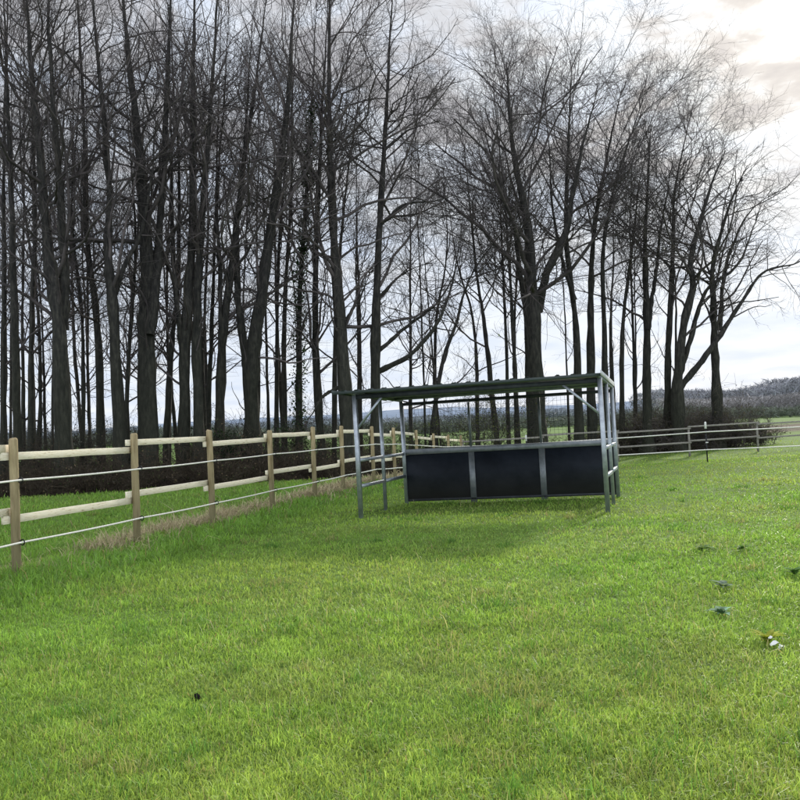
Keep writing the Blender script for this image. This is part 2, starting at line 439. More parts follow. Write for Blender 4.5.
def logn(g, sd_, n): return np.exp(np.clip(g.normal(0, sd_, n), -1.6 * sd_, 1.1 * sd_))
def crown_from(stems, g, dens=1.0, l1=.30, ang=.75, up=.10, tmin=.25, fine=1.0, rmin=.006, wander=.18):
    """stems: list of (pts(K+1,3), rad(K+1), length, t0)"""
    parts = []
    P1 = []; D1 = []; L1 = []; R1 = []
    for pts, rad, Ls, t0 in stems:
        P, D, t, r, _ = spawn(pts[None], rad[None], 1.5 * Ls * dens, max(t0, tmin), ang, .28, g, .85)
        L = l1 * Ls * np.interp(t, [0, .15, .42, .7, 1], [.35, .6, .95, .72, .34]) * logn(g, .38, len(t))
        P1.append(P); D1.append(D); L1.append(L); R1.append(np.minimum(r * .45, np.float64(.007) + .0135 * L))
        if t0 == 0:
            ns = g.poisson(1.7 * Ls * .5 * dens)
            P, D, t, r, _ = spawn(pts[None], rad[None], ns, .01, 1.1, .35, g, 1.3)
            k = t < .55
            P1.append(P[k]); D1.append(D[k]); L1.append(.35 + 1.3 * g.random(k.sum()) ** 1.8); R1.append(np.full(k.sum(), .012))
        nt_ = 7
        i = g.integers(int(.86 * len(pts)), len(pts) - 1, nt_)
        T = unit(pts[i + 1] - pts[i])
        P1.append(pts[i]); D1.append(unit(T + g.normal(0, .32, T.shape))); L1.append(np.maximum(l1 * Ls * .38 * logn(g, .25, nt_), .8)); R1.append(np.full(nt_, .017))
    P1 = np.concatenate(P1); D1 = np.concatenate(D1); L1 = np.concatenate(L1); R1 = np.concatenate(R1)
    p1 = grow(P1, D1, L1, 7, wander, up, g); r1 = taper(np.maximum(R1, rmin), 7, .3); parts.append(tubes(p1, r1, 5))
    P, D, t, r, ix = spawn(p1, r1, np.clip(L1 * 2.6 * fine, 1, 11), .15, .72, .25, g)
    L = L1[ix] * .42 * (1.15 - .7 * t) * logn(g, .3, len(t)) + .12
    R_ = np.maximum(np.minimum(r * .6, .004 + .008 * L), rmin * .75)
    p2 = grow(P, D, L, 5, wander * 1.05, up * .8, g); r2 = taper(R_, 5, .4); parts.append(tubes(p2, r2, 3))
    P, D, t, r, ix = spawn(p2, r2, np.clip(L * 3.8 * fine, .8, 7), .1, .65, .25, g)
    L = L[ix] * .5 * (1.1 - .5 * t) * logn(g, .3, len(t)) + .10
    R_ = np.maximum(r * .6, rmin * .62)
    p3 = grow(P, D, L, 3, .18, up * .7, g); r3 = taper(R_, 3, .5); parts.append(tubes(p3, r3, 3))
    P, D, t, r, ix = spawn(p3, r3, np.clip(L * 3.2 * fine, .4, 3), .1, .6, .25, g)
    L = L[ix] * .55 * logn(g, .3, len(t)) + .07
    p4 = grow(P, D, L, 2, .16, up * .5, g); r4 = taper(np.full(len(L), rmin * .55), 2, .6); parts.append(tubes(p4, r4, 3))
    return join(parts)

stat = [0]
def tree(label, stems, depth, seed, group='bare trees along the wood edge', dens=1.0, fine=1.0, l1=.30, ang=.75, up=.10, tmin=.25, cat='tree', ivy=False, limbs=(), name='bare_tree', flare=1.0, wander=.18):
    """stems: (base width px, [(px,py)...]); the first starts at the ground, later ones fork off the first"""
    g = np.random.default_rng(seed)
    parts = []; cst = []
    ppm = F / depth
    x0, y0 = stems[0][1][0]
    b = at(x0, y0, depth); base = np.array([b[0], depth, gz0(b[0], depth) - .08])
    root = empty(name, base)
    first = True
    for w, pl in list(stems) + list(limbs):
        D = depth + np.cumsum(g.normal(0, .35, len(pl)))
        D = D - D[0] + depth
        P = np.array([at(px, py, dd) for (px, py), dd in zip(pl, D)])
        if first: P[0] = base
        K = 34
        Q = resample(P, K + 1)
        seg = np.linalg.norm(np.diff(Q, axis=0), axis=1); s = np.concatenate([[0], np.cumsum(seg)]); L = s[-1]
        wob = .035 if first else .05
        Q[1:] += np.cumsum(g.normal(0, wob, (K, 3)), axis=0) * .36 * np.array([1, 1, .2])
        tt = s / L
        r0 = w / ppm / 2 * .9
        rad = r0 * (1 - .95 * tt ** .95)
        if first:
            rad = rad * (1 + .55 * flare * np.exp(-s / .55))
        rad = np.maximum(rad, .009)
        # bark relief: uneven cross section
        v, f = tubes(Q[None], rad[None], 12)
        vv = v.reshape(K + 1, 12, 3); c = Q[:, None]
        rel = 1 + .10 * g.normal(0, 1, (K + 1, 12, 1)).clip(-1.5, 1.5) + .10 * g.normal(0, 1, (K + 1, 1, 1)).clip(-1.2, 1.5)
        rel = rel * (1 + .10 * np.sin(np.arange(12) * 2 * np.pi / 12 * 3 + g.random() * 6))[None, :, None]
        v = (c + (vv - c) * rel).reshape(-1, 3)
        parts.append((v, f))
        cst.append((Q, rad, L, .0 if not first else tmin))
        first = False
    V, Fq = join(parts)
    tr = mesh_np('trunk', V - base, [Fq], M['bark'], root, smooth=True)
    V, Fq = crown_from(cst, g, dens, l1, ang, up, tmin, fine, rmin=.0068 * depth / 40, wander=wander)
    mesh_np('crown', V - base, [Fq], M['twig'], root)
    stat[0] += len(Fq)
    if ivy:
        Q, rad, L, _ = cst[0]
        n = 5200
        k = g.random(n) * len(Q) * .72; i = np.clip(k.astype(int), 0, len(Q) - 2); f = (k - i)[:, None]
        c = Q[i] * (1 - f) + Q[i + 1] * f
        a = g.random(n) * 6.283; rr = (rad[i] + np.abs(g.normal(0, .16, n)))
        c = c + np.stack([np.cos(a), np.sin(a), 0 * a], 1) * rr[:, None] + g.normal(0, .05, (n, 3))
        leaf_cards('ivy', c - base, .085, g, np.array([.022, .045, .016]), root)
    return tag(root, label, cat, group)

def leaf_cards(name, c, size, g, col, parent, mat='leaf', var=.4):
    n = len(c)
    u = unit(g.normal(0, 1, (n, 3))); w = unit(np.cross(u, g.normal(0, 1, (n, 3))))
    s = (size * np.exp(g.normal(0, .3, n)))[:, None]
    V = np.stack([c - u * s * .6, c + w * s * .38, c + u * s * .6, c - w * s * .38], 1).reshape(-1, 3)
    i = (np.arange(n) * 4)[:, None]
    cc = np.repeat(col * np.exp(g.normal(0, var, n))[:, None], 4, 0)
    return mesh_np(name, V, [i + np.array([[0, 1, 2, 3]])], M[mat], parent, col=np.clip(cc, 0, 1))

def dep(x): return 34.5 + x * .0225
T_ = []
def add(label, stems, dd=0, **k): T_.append((label, stems, dd, k))
B = 440
add('bare tree cut by the left edge of the picture', [(8, [(1, B), (4, 300), (3, 150), (6, 0), (8, -70)])], 3)
add('slim dark tree just left of the first fence post, leaning left', [(11, [(17, B), (13, 300), (7, 150), (2, 0), (0, -60)])], 1)
add('slim straight tree rising right behind the first fence post', [(9, [(30, B), (30, 330), (34, 200), (32, 100), (29, 0), (28, -60)])], 4)
add('stout twin-stemmed tree forking at mid height between the first two fence posts', [(20, [(65, B), (61, 340), (49, 250), (40, 150), (33, 90), (26, 0), (22, -70)]), (12, [(63, 330), (64, 260), (61, 180), (55, 100), (50, 20), (47, -60)])], 0)
add('thin pole-like tree pressed against the stout twin-stemmed tree', [(4, [(51, B), (52, 330), (50, 230), (46, 140), (42, 60)])], 2, dens=.7)
add('thin snaking tree just right of the stout twin-stemmed tree', [(5.5, [(80, B), (83, 330), (77, 265), (73, 200), (80, 100), (82, 10)])], 2, dens=.8)
add('medium bare tree bending left as it rises, left of the second fence post', [(11, [(101, B), (98, 330), (89, 255), (85, 160), (84, 90), (80, 0), (79, -60)])], 3)
add('tall dark trunk curving left just before the second fence post', [(15, [(120, B), (115, 330), (109, 250), (110, 200), (106, 130), (99, 60), (94, 0), (90, -60)]), (6, [(113, 300), (125, 265), (140, 235), (150, 180), (152, 110)])], 0)
add('thin wavy stem squeezed between two thick trunks at the second fence post', [(5, [(128, B), (127, 380), (132, 300), (134, 220), (127, 110), (122, 10)])], 2, dens=.8)
add('thickest trunk behind the second fence post, forking high into two', [(25, [(148, B), (147, 350), (146, 250), (142, 180), (135, 110), (128, 50), (121, -40)]), (12, [(150, 335), (156, 275), (162, 190), (166, 100), (169, 10), (171, -50)])], 0)
add('slanting stem leaning right from the foot of the thickest trunk', [(8, [(163, B), (171, 360), (178, 280), (178, 160), (172, 60), (170, -20)])], 2)
add('sturdy straight tree left of the third fence post, trunk dividing low', [(15, [(183, B), (186, 350), (192, 250), (193, 120), (194, 0), (195, -60)]), (7, [(184, 370), (177, 300), (172, 220), (168, 120), (160, 30)])], 1)
add('straight tree directly behind the third fence post, tilting right above', [(13, [(198, B), (197, 320), (204, 190), (211, 100), (217, 0), (220, -60)])], 0)
add('slender stem just right of the third fence post', [(6, [(206, B), (212, 300), (217, 150), (221, 0)])], 4, dens=.8)
add('tree leaning steadily right, halfway between third and fourth fence posts', [(13, [(217, B), (222, 350), (233, 255), (246, 155), (258, 65), (268, -20)]), (6, [(220, 370), (222, 290), (220, 200), (228, 100), (232, 0)])], 1)
add('broad rough trunk left of the fourth fence post, opening in a wide fork', [(20, [(253, B), (252, 375), (261, 300), (270, 225), (280, 150), (287, 80), (292, -20)]), (10, [(248, 380), (239, 310), (236, 235), (245, 130), (250, 20)])], 0)
add('thin upright tree behind the fourth fence post', [(6, [(275, B), (278, 300), (285, 185), (296, 85), (302, 0)])], 4, dens=.8)
add('thin straight tree between the broad rough trunk and the ivied tree', [(7, [(284, B), (285, 320), (290, 200), (291, 60), (292, -20)])], 6, dens=.8)
add('ivy-clad tree with dark green leaves up its trunk, left of the fifth fence post', [(9, [(298, B), (300, 300), (306, 200), (312, 100), (317, 0)])], 2, ivy=True)
add('plain slim trunk just right of the ivied tree', [(10.5, [(322, B), (317, 350), (318, 250), (322, 150), (327, 60), (330, -20)])], 1)
add('thin tree slanting right behind the thick trunk next to the shelter roof', [(6, [(333, B), (336, 310), (346, 190), (360, 100), (370, 20)])], 5, dens=.8)
add('thick trunk left of the shelter roof, bowing left as it climbs', [(17, [(347, B), (343, 350), (336, 250), (332, 170), (331, 100), (331, 0), (332, -50)])], 0, limbs=[(5, [(343, 385), (322, 400), (305, 425)]), (5, [(338, 330), (360, 300), (372, 270)])])
add('tall single trunk rising above the left end of the shelter roof', [(13, [(374, B), (376, 350), (379, 250), (385, 150), (388, 90), (391, 10), (392, -40)])], 0, limbs=[(5, [(377, 352), (405, 328), (436, 302), (455, 265), (462, 240)]), (6, [(377, 372), (412, 350), (440, 310), (453, 255), (458, 225)]), (4, [(377, 300), (400, 275), (430, 262)]), (4, [(380, 225), (405, 205), (440, 200), (470, 190)]), (4, [(384, 150), (410, 130), (440, 122)])], l1=.26, ang=1.0)
add('hair-thin pole tree seen through the left mesh of the shelter', [(3, [(425, B), (421, 330), (416, 200), (414, 120)])], 4, dens=.5)
add('hair-thin leaning pole tree beside the curved tree', [(3, [(441, B), (431, 330), (424, 230), (420, 160)])], 5, dens=.5)
add('curved tree arching right above the shelter roof', [(7, [(427, B), (441, 370), (458, 322), (468, 285), (492, 245), (520, 215)])], 2, ang=.95)
add('slim tree leaning left above the middle of the shelter roof', [(7, [(498, B), (488, 350), (479, 280), (470, 200), (462, 120)])], 4)
add('thin stem next left of the big forked tree, straightest of its pair', [(5, [(508, B), (505, 330), (501, 230), (499, 150), (500, 80)])], 6, dens=.8)
add('thin tree close against the left of the big forked tree', [(6, [(518, B), (513, 330), (507, 220), (500, 140), (494, 80)])], 3)
add('big forked tree with two heavy trunks right of the middle of the shelter', [(22, [(538, B), (535, 350), (533, 290), (528, 225), (516, 165), (510, 110), (507, 62)]), (11, [(538, 312), (548, 270), (565, 236), (575, 190), (588, 130), (598, 92)]), (8, [(534, 345), (525, 290), (519, 230), (500, 170), (485, 110)])], 0, l1=.28)
add('forked tree over the right end of the roof, nearer the big forked tree', [(11, [(579, B), (577, 330), (567, 235), (568, 150), (570, 105), (573, 62)]), (5, [(575, 300), (558, 240), (550, 170), (545, 100)])], 0, l1=.27)
add('tree over the right end of the roof whose crown sweeps right', [(11, [(592, B), (590, 330), (592, 235), (604, 165), (614, 118), (622, 84)])], 1, l1=.28)
add('tree rising immediately right of the shelter corner', [(9, [(605, B), (604, 330), (603, 250), (617, 180), (636, 122), (644, 100)])], 0, l1=.28)
add('narrow stem first to the right of the shelter', [(7, [(621, B), (622, 330), (632, 245), (640, 180), (650, 140)])], 2, l1=.25)
add('thinnest pole between the shelter and the steel fence stake', [(3, [(636, B), (636, 330), (634, 250), (632, 180)])], 4, dens=.5)
add('straight two-stemmed tree halfway between shelter and steel stake', [(12, [(647, B), (646, 330), (645, 240), (648, 170), (652, 128)]), (6, [(648, 330), (655, 285), (662, 225), (672, 165)])], 0, l1=.28)
add('straight unforked tree left of the wide spreading tree', [(10, [(667, B), (668, 350), (672, 260), (674, 200), (682, 150), (690, 112)])], 1, l1=.28)
add('wide spreading tree with a heavy limb reaching far right', [(15, [(679, B), (678, 385), (683, 330), (692, 285), (689, 262), (698, 225), (712, 180), (724, 150)]), (7, [(680, 375), (692, 335), (706, 292), (735, 268), (752, 235), (764, 205)]), (8, [(680, 388), (710, 350), (740, 303), (764, 272), (798, 262), (815, 240)])], 0, l1=.30, ang=.85)
add('last tree of the row, right behind the steel stake, with drooping twigs', [(13, [(717, B), (715, 360), (713, 300), (713, 262), (730, 205), (748, 165)]), (6, [(719, 330), (726, 265), (748, 215), (776, 192)])], 1, l1=.33, ang=.95, up=.02)
for k, (label, stems, dd, kw) in enumerate(T_):
    x = stems[0][1][0][0]
    kw.setdefault('dens', 1.0)
    kw.setdefault('fine', .42 if x < 300 else (.58 if x < 450 else .64))
    kw['dens'] *= .95
    if x < 450: kw.setdefault('tmin', .14)
    kw['wander'] = .23 if x < 400 else .18
    if x >= 450: kw['l1'] = kw.get('l1', .30) * 1.16; kw.setdefault('up', .035); kw.setdefault('ang', .84)
    if x < 380: kw.setdefault('l1', .26); kw.setdefault('up', .07); kw.setdefault('ang', .85)
    tree(label, stems, dep(x) + dd, 100 + k, **kw)
# thinner trees deeper in the wood
g = np.random.default_rng(77)
for k in range(32):
    x = (-10 + k * 37 if k < 20 else -4 + (k - 20) * 27) + g.normal(0, 10); x1 = x + g.normal(0, 9); top = 150 + max(0, x - 560) * .55 + g.normal(0, 35) - (100 if x < 300 else 0)
    tree('thin bare tree among the crowded stems deeper in the wood', [(g.uniform(3, 6), [(x, B), ((x * 2 + x1) / 3 + g.normal(0, 4), 330), (x1, (330 + top) / 2), (x1 + g.normal(0, 8), top)])],
         dep(x) + g.uniform(9, 17), 300 + k, group='thin trees deeper in the wood', dens=.6, fine=.5, wander=.22, tmin=.12)

# ------------------------------------------------------------------ shrubs, thicket
def shrub(label, px, depth, h, spread, n, seed, leafcol=None, leaves=0, lsize=.06, name='bush'):
    g = np.random.default_rng(seed)
    b = at(px, B, depth); base = np.array([b[0], depth, gz0(b[0], depth) - .03])
    root = empty(name, base)
    P = g.normal(0, spread * .18, (n, 3)) * np.array([1, 1, 0])
    D = unit(np.stack([g.normal(0, .55, n), g.normal(0, .55, n), np.ones(n)], 1))
    L = h * np.exp(g.normal(-.1, .25, n))
    p1 = grow(P, D, L, 6, .2, .02, g); r1 = taper(np.full(n, .014), 6, .3)
    parts = [tubes(p1, r1, 4)]
    P, D, t, r, ix = spawn(p1, r1, 9, .1, .8, .3, g)
    L2 = L[ix] * .38 * np.exp(g.normal(0, .3, len(t)))
    p2 = grow(P, D, L2, 4, .2, .03, g); parts.append(tubes(p2, taper(np.full(len(t), .008), 4, .5), 3))
    P, D, t, r, ix = spawn(p2, taper(np.full(len(L2), .007), 4, .5), 6, .1, .8, .3, g)
    L3 = L2[ix] * .45 + .05
    p3 = grow(P, D, L3, 2, .2, .03, g); parts.append(tubes(p3, np.full((len(t), 3), .0055), 3))
    V, Fq = join(parts)
    mesh_np('stem', V, [Fq], M['twig'], root)
    if leaves:
        q = p3.reshape(-1, 3); c = q[g.integers(0, len(q), leaves)] + g.normal(0, .05, (leaves, 3))
        c = c[c[:, 2] > .05]
        leaf_cards('foliage', c, lsize, g, leafcol, root)
    return tag(root, label, 'bush', 'bushes at the foot of the trees')
shrub('dark evergreen bush between the third and fourth fence posts', 226, 40, 2.0, 2.2, 26, 1, np.array([.022, .04, .018]), 9000, .07)
shrub('small dark evergreen bush right of the broad rough trunk', 268, 42, 1.5, 1.5, 18, 2, np.array([.025, .042, .018]), 5000, .06)
shrub('budding green bush seen through the mesh of the shelter, tallest there', 488, 47, 3.4, 2.2, 24, 3, np.array([.075, .10, .03]), 5200, .05)
shrub('low budding bush seen through the mesh at the left of the shelter', 418, 46, 1.9, 2.2, 22, 4, np.array([.06, .08, .03]), 3800, .05)
shrub('brown twiggy bush at the foot of the two-stemmed tree right of the shelter', 652, 50, 1.9, 2.4, 34, 5, np.array([.05, .045, .025]), 3000, .05)
shrub('brown twiggy bush left of the steel stake', 688, 51, 2.1, 2.6, 40, 6, np.array([.05, .047, .026]), 3600, .05)
shrub('brown twiggy bush right of the steel stake', 734, 52, 2.2, 3.0, 44, 7, np.array([.055, .05, .028]), 4000, .05)
shrub('outermost low bush at the end of the tree row', 758, 53, 1.3, 2.4, 34, 8, np.array([.055, .055, .028]), 3400, .05)

def build_thicket(name, label, n, x0, x1, setback, deep, hmul, cut, nl, pal, seed, size=.05, droop=-.10):
    g = np.random.default_rng(seed)
    x = g.uniform(x0, x1, n)
    y = wood_edge(x) + np.abs(g.normal(0, deep, n)) + setback + 4 * (fbm(x * .45, x * 0, 43, 3) - .5)
    P = np.stack([x, y, gz(x, y)], 1)
    dens = fbm(x * .35, y * .35, 31 + seed, 3)
    k = dens > cut; P = P[k]; n = len(P); dens = dens[k]
    D = unit(np.stack([g.normal(0, .6, n), g.normal(0, .6, n), np.ones(n)], 1))
    L = hmul * np.interp(P[:, 0], [0, 3, 8, 12], [1, .55, .55, .9]) * (.75 + 1.1 * dens) * np.exp(g.normal(-.15, .35, n))
    p1 = grow(P, D, L, 5, .28, droop, g); r1 = taper(np.full(n, .011), 5, .4)
    parts = [tubes(p1, r1, 3)]
    Q, D, t, r, ix = spawn(p1, r1, 5, .15, .8, .3, g)
    L2 = L[ix] * .4
    p2 = grow(Q, D, L2, 3, .25, droop * .5, g); parts.append(tubes(p2, np.full((len(t), 4), .006), 3))
    Q, D, t, r, ix = spawn(p2, np.full((len(L2), 4), .006), 2.5, .1, .7, .3, g)
    p3 = grow(Q, D, L2[ix] * .5, 2, .25, 0, g); parts.append(tubes(p3, np.full((len(t), 3), .0045), 3))
    V, Fq = join(parts)
    c0 = np.tile(np.array(pal[0]) * .9, (len(V), 1))
    q = np.concatenate([p2.reshape(-1, 3), p3.reshape(-1, 3)]); c = q[g.integers(0, len(q), nl)] + g.normal(0, .05, (nl, 3))
    u = unit(g.normal(0, 1, (nl, 3))); w = unit(np.cross(u, g.normal(0, 1, (nl, 3)))); s = (size * np.exp(g.normal(0, .3, nl)))[:, None]
    LV = np.stack([c - u * s * .6, c + w * s * .4, c + u * s * .6, c - w * s * .4], 1).reshape(-1, 3)
    lc = np.repeat(np.array(pal)[g.integers(0, len(pal), nl)] * np.exp(g.normal(0, .3, nl))[:, None], 4, 0)
    LF = (np.arange(nl) * 4)[:, None] + np.array([[0, 1, 2, 3]]) + len(V)
    o = mesh_np(name, np.concatenate([V, LV]), [np.concatenate([Fq, LF])], M['thicket'], col=np.concatenate([c0, lc]))
    tag(o, label, 'undergrowth', None, 'stuff')
build_thicket('undergrowth', 'tangled brown bramble undergrowth along the foot of the trees', 4600, -24, 26, .2, 3.0, .86, .40, 36000,
              [[.075, .06, .045], [.085, .068, .038], [.055, .075, .03], [.13, .10, .06], [.05, .045, .035]], 8)
build_thicket('scrub', 'grey-green scrub standing between the trunks inside the wood', 2000, -26, 0, 5, 5, 1.8, .44, 22000,
              [[.06, .055, .045], [.06, .07, .035], [.05, .06, .03], [.08, .07, .05]], 9, .055, -.02)
build_thicket('scrub', 'olive-brown scrub around the trunks right of the shelter', 2800, 9.5, 19.5, 1.2, 2.2, 1.35, .38, 26000,
              [[.11, .10, .075], [.125, .125, .07], [.10, .11, .055], [.14, .12, .09]], 10, .05, -.05)

def build_far_wood():
    """far-off woods and hedgerows, one mass"""
    g = np.random.default_rng(18)
    Vs = []; cs = []
    def belt(x0, x1, y0, dy, h0, h1, n, size, col, s):
        x = g.uniform(x0, x1, n); y = y0 + g.uniform(0, dy, n)
        hh = h0 + (h1 - h0) * fbm(x * .06, y * .02, s, 4) * 1.3
        z = gz(x, y) + hh * g.random(n) ** .8
        c = np.stack([x, y, z], 1)
        u = unit(g.normal(0, 1, (n, 3)) * np.array([1, 1, 1.])); w = unit(np.cross(u, g.normal(0, 1, (n, 3))))
        sz = (size * np.exp(g.normal(0, .4, n)))[:, None]
        Vs.append(np.stack([c - u * sz, c + w * sz * .10, c + u * sz, c - w * sz * .10], 1).reshape(-1, 3))
        cs.append(np.repeat(np.array(col) * np.exp(g.normal(0, .3, n))[:, None] * (.7 + .5 * fbm(x * .1, z * .3, s + 3, 2))[:, None], 4, 0))
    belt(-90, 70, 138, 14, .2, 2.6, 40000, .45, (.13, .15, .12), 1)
    belt(48, 150, 150, 22, .5, 4.6, 110000, .36, (.27, .265, .27), 2)  # far belts: pale distance haze put into the colours
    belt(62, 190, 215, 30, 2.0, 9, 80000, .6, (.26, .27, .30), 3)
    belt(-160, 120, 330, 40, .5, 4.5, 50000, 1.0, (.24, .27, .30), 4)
    V = np.concatenate(Vs); n = len(V) // 4
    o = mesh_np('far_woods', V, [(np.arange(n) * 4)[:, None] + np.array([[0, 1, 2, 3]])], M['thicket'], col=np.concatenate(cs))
    tag(o, 'grey hazy far-off woods and hedges beyond the fields', 'woods', None, 'stuff')
build_far_wood()

# ------------------------------------------------------------------ long side fence
posts_t = [-2.75, 0, 2.716, 5.237, 7.99, 10.602, 12.783, 15.708, 18.18, 21.4, 24.3, 27.2, 30.2]
PH = 1.655
def post_xy(t): return FX + fdir[0] * t, FY + fdir[1] * t
def build_side_fence():
    root = empty('wooden_fence', (FX, FY, gz0(FX, FY)))
    tag(root, 'pale post-and-rail timber fence running along the left side of the paddock', 'fence')
    o0 = np.array(root.location)
    tops = []
    for k, t in enumerate(posts_t):
        x, y = post_xy(t); z = gz0(x, y)
        mb = MB()
        h = PH + random.uniform(-.025, .03)
        zz = [-.15, .02, .3, .6, .9, 1.2, h - .03, h - .008, h]
        rr = [.056, .056, .055, .054, .054, .053, .052, .045, .03]
        lx, ly = random.gauss(0, .008), random.gauss(0, .008)
        pts = [(x + lx * q + random.gauss(0, .0015), y + ly * q, z + q) for q in zz]
        mb.tube(np.array(pts) - o0, rr, 14)
        p = mb.build('post', M['post'], root, smooth=False)
        # black insulators on the paddock side, holding the tape
        if k >= 1:
            for hh in (1.14, .41):
                c = np.array([x + fnor[0] * .06, y + fnor[1] * .06, z + hh]) - o0
                m2 = MB()
                ring = []
                for a in np.linspace(0, 2 * math.pi, 13):
                    ring.append(c + np.array([*(fnor * (.03 + .026 * math.cos(a))), .034 * math.sin(a)]))
                m2.tube(ring, .0085, 6, caps=False)
                m2.bar(c - np.array([*(fnor * .02), 0]), c + np.array([*(fnor * .012), 0]), .02, .045)
                m2.build('insulator', M['black'], p)
        tops.append((x, y, z))
    for k in range(len(posts_t) - 1):
        a = np.array(tops[k]); b = np.array(tops[k + 1]); d = (b - a) / np.linalg.norm(b - a)
        sg = 1 if k % 2 == 0 else -1
        for hh in (1.475, .72):
            off = np.array([*(-fnor * (.053 + .017)), 0])
            e0 = random.uniform(.09, .15); e1 = random.uniform(.08, .14)
            A = a + off + np.array([0, 0, hh + sg * .047 + random.gauss(0, .008)]) - d * e0
            Bq = b + off + np.array([0, 0, hh + sg * .047 + random.gauss(0, .008)]) + d * e1
            MB().bar(A - o0, Bq - o0, .034, .092, side=[*fnor, 0], bev=.06, jit=.0018).build('rail', M['rail'], root)
    return tops
tops = build_side_fence()

# ------------------------------------------------------------------ far cross fence
def build_back_fence():
    a = np.array(post_xy(30.6)); b = np.array([25.0, 46.6])
    L = np.linalg.norm(b - a); n = int(L / 3.5); d = (b - a) / L; nor = np.array([d[1], -d[0]])
    root = empty('wooden_fence', (*a, gz0(*a)))
    tag(root, 'weathered grey post-and-rail fence crossing behind the shelter in front of the trees', 'fence')
    o0 = np.array(root.location); P = []
    for k in range(n + 1):
        q = a + d * (L * k / n); z = gz0(*q); P.append(np.array([*q, z]))
        h = 1.45 + random.uniform(-.02, .02)
        MB().tube(np.array([(q[0], q[1], z - .15), (q[0], q[1], z + .7), (q[0], q[1], z + h - .03), (q[0], q[1], z + h)]) - o0, [.055, .053, .052, .03], 10).build('post', M['grey_timber'], root)
    for k in range(n):
        sg = 1 if k % 2 else -1
        for hh in (1.40, .72):
            off = np.array([*(nor * .07), hh + sg * .04])
            dd = np.array([*d, 0]) * .08
            MB().bar(P[k] + off - dd - o0, P[k + 1] + off + dd - o0, .03, .078, side=[*nor, 0], jit=.003).build('rail', M['grey_timber'], root)
build_back_fence()

# ------------------------------------------------------------------ electric tape and steel stakes
E0 = np.array([1.65, 36.1]); E1 = np.array([10.2, 30.2])
def stake(u, label):
    q = E0 + (E1 - E0) * u; z = gz0(*q)
    root = empty('fence_stake', (*q, z)); tag(root, label, 'fence stake', 'steel stakes carrying the electric tape')
    mb = MB(); h = 1.36
    mb.bar((0, 0, -.2), (0, 0, h - .22), .045, .010, side=(1, 0, 0)); mb.bar((0, .022, -.2), (0, .022, h - .22), .010, .036, side=(1, 0, 0))
    for z_ in np.arange(.15, h - .3, .12): mb.bar((-.012, -.007, z_), (.012, -.007, z_), .012, .02)
    mb.build('shaft', M['black'], root)
    MB().tube([(0, .006, h - .235), (0, .006, h - .06), (0, .006, h - .02), (0, .006, h)], [.036, .034, .03, .014], 10).build('cap', M['white'], root)
    for hh in (1.02, .66, .42):
        MB().bar((-.03, -.022, hh), (.05, -.022, hh), .028, .035).tube([(.02, -.03, hh), (.02, -.055, hh)], .011, 8).build('insulator', M['white'], root)
    return np.array([q[0] + .02, q[1] - .05, z])
s0 = stake(.356, 'black steel stake with white cap seen through the mesh of the shelter')
s1 = stake(1.0, 'black steel stake with white cap standing in the grass right of the shelter')
s2 = stake(1.62, 'black steel stake at the right edge of the paddock')
def tape(hs, he, label):
    P = []
    def sag(a, b, s, n=9):
        for t in np.linspace(0, 1, n)[:-1]:
            P.append(a * (1 - t) + b * t - np.array([0, 0, s * 4 * t * (1 - t)]))
    pts = []
    for k, (x, y, z) in enumerate(tops):
        if k > 11: break
        pts.append(np.array([x + fnor[0] * .105, y + fnor[1] * .105, z + hs + random.gauss(0, .008)]))
    for s in (s0, s1, s2): pts.append(s + np.array([0, 0, he]))
    for a, b in zip(pts[:-1], pts[1:]): sag(a, b, .004 + .002 * np.linalg.norm(b - a))
    P.append(pts[-1]); P = np.array(P)
    dist = P[:, 1]
    mb = MB().tube(P, np.full(len(P), .0125) * np.clip(dist / 20, 1, 1.6), 7)
    tag(mb.build('electric_tape', M['rope'], None, True), label, 'fence tape', 'white electric tapes strung along the fence')
tape(1.14, 1.02, 'upper white electric tape running post to post around the paddock')
tape(.41, .42, 'lower white electric tape running post to post around the paddock')

